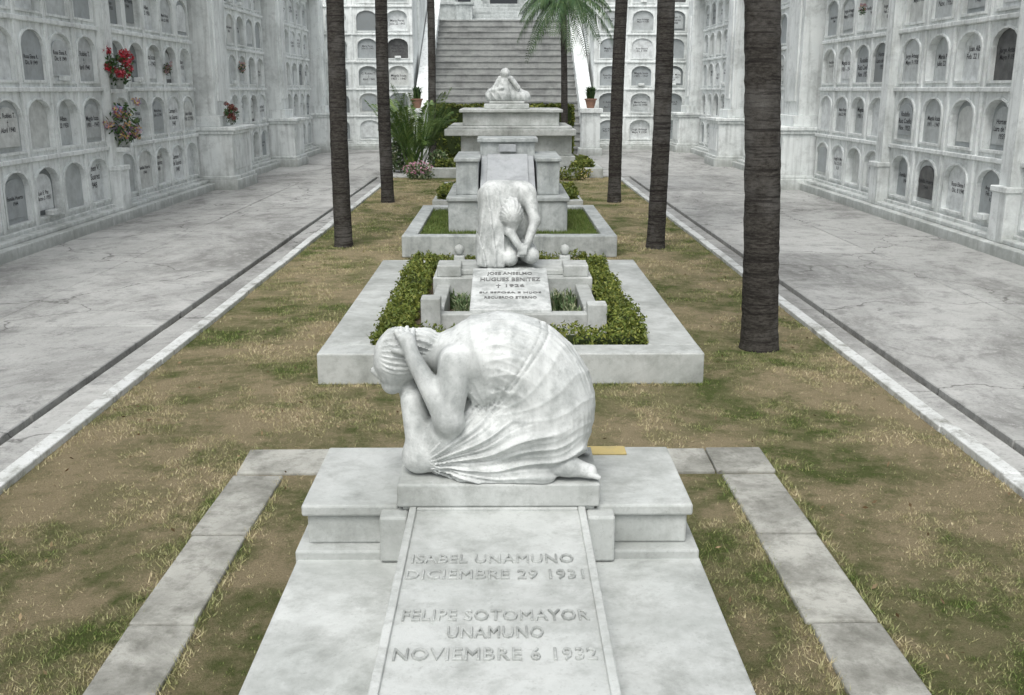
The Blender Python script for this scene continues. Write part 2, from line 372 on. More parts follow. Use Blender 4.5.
# ------------------------------------------------------------ SDF sculpting
class SDF:
    def __init__(s,lo,hi,h):
        s.lo=np.array(lo,float); s.h=h
        ax=[np.arange(lo[i],hi[i]+h,h,dtype=np.float32) for i in range(3)]
        s.X,s.Y,s.Z=np.meshgrid(*ax,indexing='ij'); s.V=np.full(s.X.shape,9,np.float32)
    def cap(s,a,b,r1,r2,sy=1.):
        a=np.array(a,np.float32);b=np.array(b,np.float32);ba=b-a; ba2=ba*np.array([1,1/sy,1],np.float32)
        px=s.X-a[0];py=(s.Y-a[1])/sy;pz=s.Z-a[2]; L=max(1e-9,float((ba2*ba2).sum()))
        t=np.clip((px*ba2[0]+py*ba2[1]+pz*ba2[2])/L,0,1)
        return np.sqrt((px-t*ba2[0])**2+(py-t*ba2[1])**2+(pz-t*ba2[2])**2)-(r1+(r2-r1)*t)
    def ell(s,c,r,rot=0):
        px=s.X-c[0];py=s.Y-c[1];pz=s.Z-c[2]
        if rot: px,pz=px*math.cos(rot)+pz*math.sin(rot),-px*math.sin(rot)+pz*math.cos(rot)
        k=np.sqrt((px/r[0])**2+(py/r[1])**2+(pz/r[2])**2); return (k-1)*min(r)
    @staticmethod
    def smin(a,b,k):
        hh=np.maximum(k-np.abs(a-b),0)/k; return np.minimum(a,b)-hh*hh*k*.25
    def add(s,d,k=.03): s.V=s.smin(s.V,d,k)
    def mesh(s,name,mat,parent,loc,zmin=0):
        V=np.maximum(s.V,(zmin-s.Z))
        V[0]=V[-1]=1;V[:,0]=V[:,-1]=1;V[:,:,0]=V[:,:,-1]=1
        nx,ny,nz=[q-1 for q in V.shape]; S=V<0
        acc=np.zeros((nx,ny,nz,3),np.float32);cnt=np.zeros((nx,ny,nz),np.float32)
        cs=[(i,j,k) for i in(0,1) for j in(0,1) for k in(0,1)]
        for a in cs:
            for ax in range(3):
                if a[ax]: continue
                b=list(a);b[ax]=1
                Va=V[a[0]:a[0]+nx,a[1]:a[1]+ny,a[2]:a[2]+nz];Vb=V[b[0]:b[0]+nx,b[1]:b[1]+ny,b[2]:b[2]+nz]
                cr=(Va<0)!=(Vb<0); t=np.where(cr,Va/np.where(cr,Va-Vb,1),0)
                for q in range(3): acc[...,q]+=cr*(a[q]+(t if q==ax else 0))
                cnt+=cr
        act=cnt>0; idx=np.full(cnt.shape,-1,np.int64); idx[act]=np.arange(act.sum())
        ijk=np.argwhere(act); v=(ijk+acc[act]/cnt[act][:,None])*s.h+s.lo+np.array(loc)
        fs=[]
        for ax in range(3):
            lo=[slice(None)]*3;hi=[slice(None)]*3; lo[ax]=slice(0,-1);hi[ax]=slice(1,None)
            A=S[tuple(lo)];B=S[tuple(hi)]; e=np.argwhere(A!=B); fw=A[tuple(e.T)]
            u,w=[(1,2),(2,0),(0,1)][ax]
            c=[]
            for du,dw in ((-1,-1),(0,-1),(0,0),(-1,0)):
                g=e.copy(); g[:,u]+=du; g[:,w]+=dw; c.append(idx[g[:,0],g[:,1],g[:,2]])
            q=np.stack(c,1); q[~fw]=q[~fw][:,::-1]; fs.append(q)
        fs=np.concatenate(fs)
        return mk(name,v.tolist(),fs.tolist(),mat,parent,smooth=True)
def warp(X,Y,Z,f=1):
    return np.sin(7*f*X+5*f*Z+1.3)+.6*np.sin(13*f*Z-9*f*Y+2*np.sin(6*f*X))+.4*np.sin(21*f*X+17*f*Y+.7)
def folds(ph,p=1.6): return (1-np.abs(np.sin(ph)))**p
# --- statue 1
def statue1(parent,loc):
    s=SDF((-.62,-.30,-.02),(.50,.30,.72),.0048); X,Y,Z=s.X,s.Y,s.Z
    ch=[((-.20,0,.48),.105,1.45),((-.11,0,.495),.135,1.22),((-.01,0,.495),.155,1.05),((.09,0,.455),.162,1.05),((.165,0,.365),.166,1.08),((.200,0,.26),.165,1.15),((.212,0,.165),.145,1.3)]
    for (a,r1,q1),(b,r2,q2) in zip(ch,ch[1:]): s.add(s.cap(a,b,r1,r2,(q1+q2)/2),.09)
    for y in (-.10,.10):
        s.add(s.cap((.18,y,.17),(-.23,y*.95,.150),.130,.095),.06)
        s.add(s.cap((-.25,y,.080),(.18,y,.060),.075,.058),.04)
    s.add(s.cap((-.24,-.06,.08),(-.24,.1,.08),.080,.080),.04)
    s.add(s.cap((-.16,-.16,.02),(.16,-.18,.02),.050,.050),.04)
    s.add(s.cap((-.14,0,.22),(.1,0,.24),.12,.14),.09)
    s.add(s.ell((-.088,-.115,.385),(.068,.060,.066)),.035)
    s.add(s.ell((-.088,.11,.385),(.07,.06,.065)),.03)
    w=warp(X,Y,Z)
    th=np.arctan2(Z-.05,X+.36)
    m_sk=np.clip((.33-Z-.25*X)/.12,0,1)*np.clip((X+.34)/.05,0,1)
    f1=folds(th*15+w*.5+Y*5,1.3)*.013+folds(th*29+w*.9+Y*9,2)*.007+folds(th*53+w*1.3-Y*12,2)*.003
    cx0,cz0=-.07,.27
    r=np.sqrt((X-cx0)**2+(Z-cz0)**2); ang=np.arctan2(Z-cz0,X-cx0)
    mod=.55+.45*np.sin(ang*3.1+Y*9+w)
    f2=(folds(r*46+Y*30+ang*2.5+w*.45,1.8)*.0065+folds(r*97+Y*55-ang*3+w*.9,1.6)*.0032)*mod+folds(ang*11-r*9+Y*6+w*.5,2.2)*.0036
    m_bk=(1-m_sk)*np.clip((X+.2)/.06,0,1)
    s.V=s.V-(f1*m_sk+f2*m_bk)
    for a0 in (.95,1.03): s.V=s.V+.0045*np.exp(-(((ang-a0-.03*np.sin(Y*12))*r)/.006)**2)*np.clip((r-.10)/.05,0,1)
    for a,b,r1,r2 in (((-.20,-.135,.500),(-.228,-.195,.270),.072,.056),((-.228,-.195,.262),(-.372,-.125,.512),.055,.034),
                      ((-.20,.135,.500),(-.34,.10,.14),.070,.055),((-.355,.05,.12),(-.415,.02,.38),.062,.046)):
        s.add(s.cap(a,b,r1,r2),.022)
    s.add(s.cap((-.36,-.08,.07),(-.35,.1,.12),.075,.06),.04)
    s.add(s.cap((-.345,-.10,.10),(-.385,-.06,.31),.066,.052),.04)
    s.add(s.cap((-.23,-.17,.25),(-.25,-.12,.16),.05,.07),.04)
    s.add(s.cap((-.24,0,.51),(-.37,0,.49),.072,.062),.04)
    hd=s.ell((-.435,0,.490),(.112,.090,.118),.5)
    hd=s.smin(hd,s.cap((-.47,0,.445),(-.475,0,.370),.070,.048),.04)
    hd=s.smin(hd,s.cap((-.553,0,.425),(-.535,0,.41),.014,.016),.02)
    hd=s.smin(hd,s.ell((-.335,0,.555),(.06,.065,.05)),.03)
    hp=np.arctan2(Y,Z-.49)*13+(X+.43)*26+.5*np.sin(30*X+20*Z)
    hm=np.clip((X+.52)/.03,0,1)*np.clip((Z-.42)/.04,0,1)
    hd=hd-(folds(hp)*.008+folds(hp*2.1+1,2)*.0035)*hm
    s.add(hd,.012)
    def hand(wr,kn,tips,thumb):
        d=s.cap(wr,kn,.030,.036)
        for i,t in enumerate(tips):
            k0=np.array(kn)+np.array([ -.012+.018*(i-1.2)*1,.0,.012*(1.5-i)]); mid=(k0+np.array(t))/2+np.array([0,-.012,.012])
            d=s.smin(d,s.cap(k0,mid,.0125,.0115),.006); d=s.smin(d,s.cap(mid,t,.0115,.009),.004)
        d=s.smin(d,s.cap(wr,thumb,.016,.011),.01); return d
    s.add(hand((-.378,-.12,.530),(-.400,-.092,.578),[(-.450,-.055,.605),(-.430,-.035,.618),(-.405,-.022,.618),(-.380,-.022,.610)],(-.455,-.095,.538)),.006)
    s.add(hand((-.43,.03,.41),(-.455,.075,.45),[(-.50,.082,.49),(-.485,.085,.52),(-.46,.085,.54),(-.44,.088,.54)],(-.50,.05,.44)),.01)
    for y,dx in ((-.170,0),(.12,-.02)):
        ft=s.cap((.15+dx,y+.02,.055),(.26+dx,y,.062),.045,.043)
        ft=s.smin(ft,s.cap((.26+dx,y,.06),(.355+dx,y-.005,.036),.042,.031),.03)
        for i in range(5):
            yy=y-.03+i*.015; ft=s.smin(ft,s.cap((.352+dx,yy,.030),(.392+dx-i*.006,yy,.018),.0125,.0105),.005)
        s.add(ft,.010)
    return s.mesh('figure',M_statue,parent,loc)
# --- statue 2
def statue2(parent,loc):
    s=SDF((-.48,-.52,-.02),(.48,.42,1.0),.010); X,Y,Z=s.X,s.Y,s.Z
    s.add(s.cap((-.17,0,.74),(.14,0,.74),.145,.135),.06)
    s.add(s.cap((0,.12,.62),(0,.2,.25),.21,.25),.1)
    s.add(s.cap((-.20,-.05,.70),(-.22,-.15,.10),.11,.130),.06)
    s.add(s.cap((-.12,-.08,.66),(-.13,-.22,.12),.09,.12),.05)
    s.add(s.cap((-.19,.0,.10),(.15,.05,.10),.14,.14),.05)
    s.add(s.cap((-.26,-.2,.03),(-.12,-.27,.03),.08,.07),.04)
    s.add(s.cap((-.10,.05,.4),(.10,.05,.4),.18,.15),.08)
    w=warp(X,Y,Z,.7)
    s.V=s.V-(folds(X*30+Y*16+w*.6)*.030+folds(X*57-Y*20+w*.9,2)*.009)*np.clip((.86-Z)/.15,0,1)*np.where(X<.05,1,.4)
    s.add(s.cap((.02,-.02,.70),(.02,-.16,.62),.08,.075),.04)
    for a,b,r1,r2 in (((.20,-.03,.74),(.265,-.18,.47),.085,.058),((.265,-.18,.47),(.17,-.32,.22),.056,.038),
                      ((-.06,-.14,.60),(-.0,-.28,.38),.06,.05),((-.0,-.28,.38),(.12,-.35,.20),.048,.036),
                      ((.16,-.05,.14),(.22,-.26,.12),.12,.09),((-.05,-.05,.14),(.0,-.28,.10),.12,.09)):
        s.add(s.cap(a,b,r1,r2),.03)
    hd=s.ell((.02,-.245,.55),(.118,.12,.14)); hd=s.smin(hd,s.ell((.03,-.18,.67),(.065,.06,.05)),.03)
    hd=s.smin(hd,s.cap((.02,-.27,.50),(.03,-.27,.41),.07,.045),.04)
    hp=np.arctan2(X-.02,Z-.5)*12+Y*16; hd=hd-folds(hp)*.012*(Z>.47)
    s.add(hd,.012)
    for i in range(4):
        s.add(s.cap((.12+.018*i,-.355,.225),(.105+.02*i,-.385,.155),.015,.011),.008)
        s.add(s.cap((.16-.018*i,-.34,.21),(.14-.02*i,-.37,.13),.015,.011),.008)
    s.add(s.cap((.09,-.32,.225),(.15,-.35,.255),.017,.012),.01)
    return s.mesh('figure',M_statue,parent,loc)
def statue3(parent,loc):
    s=SDF((-.7,-.45,-.02),(.8,.45,1.0),.018); X,Y,Z=s.X,s.Y,s.Z
    s.add(s.cap((-.36,0,.12),(.46,0,.09),.18,.14,1.3),.05)
    s.add(s.cap((-.08,0,.2),(-.02,-.02,.48),.30,.19,1.1),.10)
    s.add(s.cap((.0,0,.4),(.38,0,.14),.16,.12,1.1),.10); s.add(s.cap((-.05,0,.4),(-.34,0,.16),.15,.12,1.1),.10)
    s.V=s.V-folds(X*14+Z*10+warp(X,Y,Z,.6)*.6)*.022
    s.add(s.cap((-.16,-.10,.54),(-.34,-.20,.26),.075,.055),.03); s.add(s.cap((-.34,-.20,.26),(-.10,-.30,.32),.05,.04),.03)
    s.add(s.cap((.12,-.10,.54),(.30,-.20,.32),.075,.055),.03); s.add(s.cap((.30,-.20,.32),(.08,-.26,.56),.05,.04),.03)
    hd=s.ell((-.03,-.12,.67),(.125,.13,.135)); hd=s.smin(hd,s.ell((-.02,.02,.72),(.10,.09,.08)),.04)
    hd=hd-folds(np.arctan2(X+.02,Z-.6)*10)*.010*(Y>-.15)
    s.add(hd,.02); s.add(s.cap((0,-.02,.5),(-.02,-.06,.62),.07,.06),.03)
    s.lo=s.lo*1.15; s.h*=1.15
    return s.mesh('figure',M_statue,parent,loc)
# ------------------------------------------------------------ tomb 1
R=root('foreground_tomb'); m=MB(); x=TX
yf,yb=3.86,4.56
m.box(x-.90,x+.92,1.5,4.68,0,.16)
m.box(x-.86,x+.88,1.55,4.64,.16,.34)
m.box(x-.84,x-.37,1.6,yf+.1,.34,.495); m.box(x+.37,x+.85,1.6,yf+.1,.34,.495)
m.box(x-.372,x+.372,1.7,yf+.02,.33,.688)
m.box(x-.845,x+.845,yf-.05,4.62,.341,.535)
for sx in (-1,1):
    a,b=x+sx*.44,x+sx*.80; m.box(a,b,yf+.02,yb-.02,.535,.665)
    a,b=x+sx*.415,x+sx*.82; m.box(a,b,yf,yb,.667,.718)
    a,b=x+sx*.37,x+sx*.485; m.box(a,b,yf-.085,yf+.045,.5,.70)
m.box(x-.43,x+.43,yf+.03,yb-.03,.5,.716)
m.box(x-.30,x+.72,yb+.004,4.62,.535,.66)
m.obj('base_blocks',M_marble,R,bevel=.010)
m=MB()
m.box(x-.355,x+.355,1.8,yf-.002,.689,.706)
for a,b in ((-.365,-.335),(.335,.365)): m.box(x+a,x+b,1.75,yf-.004,.69,.720)
m.box(x-.334,x+.334,yf-.035,yf-.006,.69,.718)
m.obj('inscription_slab',M_marble,R,bevel=.005)
m=MB(); m.box(-.445,.395,3.835,4.285,.719,.82); m.box(-.425,.375,3.85,4.27,.70,.72); m.obj('statue_plinth',M_marble,R,bevel=.008)
m=MB()
m.box(.40,.58,4.44,4.54,.7185,.728); m.obj('small_plaque',M_yellow,R,bevel=.003)
L=MB()
for t,w,yy,cx in (("ISABEL UNAMUNO",.60,3.385,-.045),("DICIEMBRE 29 1931",.64,3.262,-.035),("FELIPE SOTOMAYOR",.62,2.975,-.03),("UNAMUNO",.31,2.868,-.03),("NOVIEMBRE 6 1932",.63,2.74,-.03)):
    tv,tf=textmesh(t,extr=.04,bev=.02,space=1.08,off=-.010)
    sx=w/(tv[:,0].max()-tv[:,0].min()); sy=.068/(tv[:,1].max()-tv[:,1].min()); cy=(tv[:,1].max()+tv[:,1].min())/2; c0=(tv[:,0].max()+tv[:,0].min())/2
    L.add([(cx+(a-c0)*sx+.002*noise.noise(Vector((a*3,b*3,0))),yy+(b-cy)*sy+.002*noise.noise(Vector((a*3,b*3,5))),.7075+c*.12) for a,b,c in tv],tf)
L.obj('raised_letters',stone('letter_marble',(.52,.54,.52),(.42,.44,.42),(.17,.18,.17),9,6,.42,.66,.7),R)
RS=root('kneeling_woman_statue'); statue1(RS,(0,4.06,.821))
# ------------------------------------------------------------ foliage helpers
def leaf_tris(p,size):
    n=len(p); a=rng.normal(0,1,(n,3)); a[:,2]+=.3; a/=np.linalg.norm(a,axis=1)[:,None]
    b=np.cross(a,rng.normal(0,1,(n,3))); b/=np.linalg.norm(b,axis=1)[:,None]
    s=(size*rng.uniform(.6,1.3,n))[:,None]
    v=np.stack([p-a*s,p+b*s*.45,p+a*s,p-b*s*.45],1); return v.reshape(-1,3)
def leaf_box(name,boxes,dens,size,mat,parent,solid=True):
    vs=[]
    for x0,x1,y0,y1,z0,z1 in boxes:
        area=2*((x1-x0)*(z1-z0)+(y1-y0)*(z1-z0))+(x1-x0)*(y1-y0)*1.5; n=int(area*dens)
        u=rng.uniform(0,1,(n,3)); p=np.array([x0,y0,z0])+u*np.array([x1-x0,y1-y0,z1-z0])
        side=rng.integers(0,6,n)
        p[side==0,0]=x0;p[side==1,0]=x1;p[side==2,1]=y0;p[side==3,1]=y1;p[side>=4,2]=z1
        bump=np.array([noise.noise(Vector((a*4,b*4,c*4)))*.07+noise.noise(Vector((a*14,b*14,c*14)))*.05 for a,b,c in p])
        p[:,2]+=bump*(p[:,2]>z0+.5*(z1-z0)); p+=rng.normal(0,.016,p.shape); p[:,:2]+=bump[:,None]*.6*np.sign(p[:,:2]-np.array([(x0+x1)/2,(y0+y1)/2]))
        vs.append(p)
    p=np.concatenate(vs); tri_mesh(name,leaf_tris(p,size),mat,parent,4)
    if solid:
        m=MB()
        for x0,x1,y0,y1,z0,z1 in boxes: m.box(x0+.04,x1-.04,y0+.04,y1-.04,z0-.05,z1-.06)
        m.obj('hedge_core',M_core,parent)  # solid dark boxes filling the hedge behind its leaves
def blob_leaves(c,r,n,size):
    d=rng.normal(0,1,(n,3)); d/=np.linalg.norm(d,axis=1)[:,None]; d*=rng.uniform(.5,1.05,(n,1))
    return leaf_tris(np.array(c)+d*np.array(r),size)
def tuft(c,n,h,spread,w):
    out=[]
    for i in range(n):
        a=random.uniform(0,6.28); b=random.uniform(.3,1)*spread; hh=h*random.uniform(.6,1.1); x,y,z=c
        x+=random.uniform(-1,1)*spread*.3; y+=random.uniform(-1,1)*spread*.3
        dx,dy=math.cos(a),math.sin(a); px,py=-dy*w,dx*w
        m1=(x+dx*b*.45,y+dy*b*.45,z+hh*.75); t=(x+dx*b,y+dy*b,z+hh*.85)
        out+=[(x-px,y-py,z),(x+px,y+py,z),(m1[0]+px,m1[1]+py,m1[2]),(m1[0]-px,m1[1]-py,m1[2])]
        out+=[(m1[0]-px,m1[1]-py,m1[2]),(m1[0]+px,m1[1]+py,m1[2]),(t[0]+px*.1,t[1]+py*.1,t[2]),(t[0]-px*.1,t[1]-py*.1,t[2])]
    return out
def frond(o,az,L,rise,droop,nl=34,lw=.03,ll=.5,hang=.35,fwd=.5,t0=.12):
    out=[]; dx,dy=math.cos(az),math.sin(az); sx,sy=-dy,dx
    P=lambda t:(o[0]+dx*L*t*(1-.15*t),o[1]+dy*L*t*(1-.15*t),o[2]+rise*t-droop*t*t)
    N=10
    for i in range(N):
        a,b=P(i/N),P((i+1)/N); w1=.03*(1-i/N)+.006; w2=.03*(1-(i+1)/N)+.006
        out+=[(a[0]-sx*w1,a[1]-sy*w1,a[2]),(a[0]+sx*w1,a[1]+sy*w1,a[2]),(b[0]+sx*w2,b[1]+sy*w2,b[2]),(b[0]-sx*w2,b[1]-sy*w2,b[2])]
    for i in range(nl):
        t=t0+(1-t0)*i/nl; p=P(t); q=P(min(1,t+.03)); tz=(q[2]-p[2])/(max(1e-3,math.hypot(q[0]-p[0],q[1]-p[1],q[2]-p[2]))); th=math.sqrt(max(0,1-tz*tz))
        l=ll*(math.sin(math.pi*min(1,t*.85+.12))**.6)*random.uniform(.8,1.1)
        for s in (-1,1):
            ex=sx*s*.85+dx*fwd*th; ey=sy*s*.85+dy*fwd*th; ez=fwd*tz; z1=ez*l-hang*l*random.uniform(.6,1.5)
            mid=(p[0]+ex*l*.5,p[1]+ey*l*.5,p[2]+ez*l*.5+.02); tip=(p[0]+ex*l*.95,p[1]+ey*l*.95,p[2]+z1)
            ux,uy,uz=dx*lw*th,dy*lw*th,lw*tz
            out+=[(p[0],p[1],p[2]),(mid[0]+ux,mid[1]+uy,mid[2]+uz),tip,(mid[0]-ux,mid[1]-uy,mid[2]-uz)]
    return out
def palm(x,y,h,r0,r1,lean=(0,0),nf=22,fl=2.6,name='palm_tree',low=0):
    R=root(name); v=[];f=[];n=22; z=-.05; k=0; st=.03 if y<12 else .05
    ph=random.uniform(0,9)
    while z<h:
        t=max(0,z/h); r=r0+(r1-r0)*min(1,t*1.6)**.7+.10*r0*math.exp(-z/.12)
        ring=math.sin(z*2*math.pi/.13+1.6*math.sin(z*3+ph)); rr=r*(1+.012*ring)
        cx=x+lean[0]*t+.02*math.sin(z*.8+ph); cy=y+lean[1]*t
        for i in range(n):
            a=2*math.pi*i/n; q=rr*(1+.05*noise.noise(Vector((math.cos(a)*2,math.sin(a)*2,z*5+ph)))+.03*noise.noise(Vector((math.cos(a)*7,math.sin(a)*7,z*14))))
            v.append((cx+q*math.cos(a),cy+q*math.sin(a),z+.012*math.sin(a*2+ph)))
        z+=st;k+=1
    for j in range(k-1):
        for i in range(n): f.append((j*n+i,j*n+(i+1)%n,(j+1)*n+(i+1)%n,(j+1)*n+i))
    f.append(tuple((k-1)*n+i for i in range(n)))
    mk('trunk',v,f,M_bark,R,smooth=True)
    o=(x+lean[0],y+lean[1],h-.05); q=[]
    for i in range(nf):
        lev=i/nf; az=i*2.399+ph
        if low: q+=frond(o,az,fl*random.uniform(.85,1.1),fl*(.62-.6*lev),fl*(.85+.2*lev)*random.uniform(.85,1.1),nl=38,ll=fl*.24,lw=.020,hang=.65)
        else: q+=frond(o,az,fl*random.uniform(.85,1.1),fl*(1.0-1.0*lev),fl*(.75+.25*lev)*random.uniform(.8,1.1),ll=fl*.26,lw=.022)
    tri_mesh('crown',q,M_palm,R,4)
    return R
palm(2.43,9.2,8.6,.172,.150,(-.42,.1))
palm(-2.51,15.6,8.8,.140,.125,(-.0,0)); palm(2.36,15.4,8.8,.140,.125,(.05,0))
palm(-2.55,21.9,8.6,.140,.125,(0,.1)); palm(2.40,21.9,8.6,.145,.125,(.15,0))
palm(-2.2,31.5,8.0,.13,.11,(.0,0))
palm(1.98,33.5,5.15,.13,.10,(-.05,0),nf=17,fl=1.95,low=1)
# ------------------------------------------------------------ tomb 2
R=root('garden_tomb'); m=MB()
X0,X1,Ya,Yb,hh=-1.56,1.67,8.0,12.7,.27
m.box(X0,X1,Ya,Ya+.30,0,hh); m.box(X0,X1,Yb-.3,Yb,0,hh); m.box(X0+.001,X0+.42,Ya+.303,Yb-.303,0,hh-.002); m.box(X1-.43,X1-.001,Ya+.303,Yb-.303,0,hh-.002)
cx=.08
m.box(-.70,.88,8.92,9.06,.1,.40); m.box(-.70,-.56,9.063,10.2,.1,.43); m.box(.74,.88,9.063,10.2,.1,.43)
m.box(-.76,-.58,8.86,9.04,.1,.56); m.box(.76,.94,8.86,9.04,.1,.50)
m.box(-.74,.92,10.2,11.1,.1,.50); m.box(-.55,.72,10.35,11.0,.5,.56); m.box(cx-.26,cx+.24,10.3,10.9,.56,.585)
m.box(-.70,-.45,10.25,10.6,.5,.62); m.box(.62,.88,10.25,10.6,.5,.62)
for px in (-.5,.68): m.box(px-.06,px+.06,11.0,11.12,.5,.60)
m.obj('border_and_base',M_marble,R,bevel=.012)
m=MB()
m.hexa([(cx-.40,8.98,.20),(cx+.36,8.98,.20),(cx+.36,10.2,.20),(cx-.40,10.2,.20),(cx-.40,8.98,.43),(cx+.36,8.98,.43),(cx+.36,10.2,.60),(cx-.40,10.2,.60)])
m.obj('inscription_slab',M_statue,R,bevel=.008)
m=MB()
for px in (-.5,.68): m.lathe((px,11.06,.60),[(.02,0),(.045,.02),(.06,.06),(.045,.10),(.005,.12)],14)
m.obj('finials',M_marble,R,smooth=True)
m=MB()
for i,(t,w) in enumerate((("JOSE ANSELMO",.46),("HUGUES BENITEZ",.60),("† 1926",.28),("SU ESPOSA E HIJOS",.6),("RECUERDO ETERNO",.5))):
    tv,tf=textmesh(t,extr=.02,off=.012); sx=w/(tv[:,0].max()-tv[:,0].min()); big=.11 if i<3 else .06; sy=big/(tv[:,1].max()-tv[:,1].min())
    yy=(10.02,9.83,9.64,9.44,9.3)[i]; zz=lambda q:.43+(q-8.98)/1.22*.17+.003
    m.add([(cx-.02+a*sx,yy+b*sy,zz(yy+b*sy)+c*.1) for a,b,c in tv],tf)
m.obj('letters',NT('letter_grey').done((.17,.175,.17),.7),R)
m=MB(); m.box(-1.12,1.23,8.31,12.39,.02,.2); m.obj('soil_bed',M_soil,R)
H=root('hedge')
leaf_box('leaves',[(-1.12,1.22,8.34,8.62,.2,.345),(-1.12,-.86,8.62,12.3,.2,.37),(.97,1.22,8.62,12.3,.2,.37),(-.86,.97,12.0,12.3,.2,.37)],3400,.021,M_hedge,H)
S=root('bed_plants'); q=[]
for i in range(30):
    px=random.choice((random.uniform(-.54,-.36),random.uniform(.48,.72))); q+=tuft((px,random.uniform(9.12,10.1),.2),26,.24,.10,.006)
tri_mesh('leaves',q,M_shrub,S,4)
RS=root('bowed_woman_statue'); statue2(RS,(cx-.02,10.62,.586))
# ------------------------------------------------------------ tomb 3
R=root('stepped_tomb'); m=MB()
X0,X1,Ya,Yb,hh=-1.50,1.66,14.5,18.5,.32
m.box(X0,X1,Ya,Ya+.22,0,hh); m.box(X0,X1,Yb-.22,Yb,0,hh); m.box(X0+.001,X0+.22,Ya+.223,Yb-.223,0,hh-.002); m.box(X1-.22,X1-.001,Ya+.223,Yb-.223,0,hh-.002)
c=.06
m.box(c-.92,c+.92,15.4,17.7,.1,.72); m.box(c-.95,c+.95,15.37,17.73,.72,.79)
for s in (-1,1):
    a,b=c+s*.46,c+s*.81; m.box(a,b,15.75,17.4,.79,1.30); m.box(a-.03*s,b+.03*s,15.71,17.44,1.30,1.36)
m.box(c-.45,c+.45,16.7,17.4,.79,1.55); m.box(c-.5,c+.5,16.65,17.45,1.55,1.62)
m.obj('blocks',M_oldmarble,R,bevel=.015)
m=MB(); m.hexa([(c-.43,15.55,.78),(c+.43,15.55,.78),(c+.43,16.69,.78),(c-.43,16.69,.78),(c-.43,15.55,.90),(c+.43,15.55,.90),(c+.43,16.69,1.34),(c-.43,16.69,1.34)])
m.hexa([(c-.33,15.58,.90),(c+.33,15.58,.90),(c+.33,16.66,1.32),(c-.33,16.66,1.32),(c-.33,15.58,.95),(c+.33,15.58,.95),(c+.33,16.66,1.37),(c-.33,16.66,1.37)])
m.box(c-.14,c+.14,16.62,16.66,1.40,1.52)
m.obj('sloped_tablet',stone('grey_marble',(.48,.50,.51),(.38,.40,.41),(.20,.21,.22),3,2),R,bevel=.01)
sheet('bed_lawn',X0+.2,X1-.2,Ya+.2,Yb-.2,.24,M_lawn).parent=R
p=rng.uniform(0,1,(26000,2))*np.array([X1-X0-.44,Yb-Ya-.44])+np.array([X0+.22,Ya+.22]); p=p[~((p[:,0]>c-.92)&(p[:,0]<c+.92)&(p[:,1]>15.4)&(p[:,1]<17.7))]
n=len(p); a=rng.uniform(0,6.28,n); v=np.zeros((n,3,3)); v[:,:,0]=p[:,:1]; v[:,:,1]=p[:,1:]; v[:,:,2]=.235
v[:,0,0]-=np.cos(a)*.007; v[:,0,1]-=np.sin(a)*.007; v[:,1,0]+=np.cos(a)*.007; v[:,1,1]+=np.sin(a)*.007; v[:,2,2]+=rng.uniform(.03,.08,n); v[:,2,:2]+=rng.normal(0,.02,(n,2))
tri_mesh('bed_grass',v.reshape(-1,3),leafmat('green_blade',[(.08,.14,.03),(.12,.18,.045),(.17,.22,.06)]),R,3)
# ------------------------------------------------------------ tomb 4
R=root('sarcophagus_tomb'); m=MB(); c=.28
m.box(-2.2,2.75,27.9,28.15,0,.28); m.box(-2.2,2.75,32.3,32.55,0,.28); m.box(-2.199,-1.97,28.153,32.3,0,.278); m.box(2.52,2.749,28.153,32.3,0,.278)
m.box(c-1.6,c+1.75,28.7,31.9,.05,.55); m.box(c-1.5,c+1.65,28.8,31.8,.55,1.12); m.box(c-1.95,c+1.75,28.55,32,1.12,1.30); m.box(c-1.85,c+1.65,28.65,31.9,1.30,1.38)
m.box(c-1.45,c+1.3,29.1,31.6,1.38,1.75); m.box(c-1.55,c+1.4,29.0,31.7,1.75,1.84)
m.box(c-.85,c+.45,29.5,30.9,1.84,1.98); m.box(c-.70,c+.32,29.7,30.7,1.98,2.06)
m.obj('blocks',M_marble,R,bevel=.02)
RS=root('seated_woman_statue'); statue3(RS,(c-.20,30.1,2.062))
H=root('hedge')
leaf_box('leaves',[(-1.9,-1.4,28.2,28.8,.0,.45),(1.9,2.5,28.3,30.5,.0,.42),(-1.9,-1.45,29.2,31,.0,.45)],500,.05,M_hedge,H)
H=root('hedge'); leaf_box('leaves',[(-2.3,2.3,34.0,34.6,.0,1.85)],220,.07,M_hedge,H)
H=root('hedge'); leaf_box('leaves',[(-1.35,-.98,20.5,22.6,.0,.35),(1.1,1.5,20.5,22.6,.0,.35)],900,.04,M_hedge,H)
R=root('low_grave'); m=MB(); m.box(-1.45,1.6,20.2,20.4,0,.22); m.box(-1.45,1.6,24.2,24.4,0,.22); m.box(-1.449,-1.25,20.403,24.2,0,.218); m.box(1.4,1.599,20.403,24.2,0,.218)
m.box(-.8,.95,20.8,23.8,0,.5); m.box(-.6,.75,21.0,23.6,.5,.8); m.obj('slabs',M_marble,R,bevel=.015)
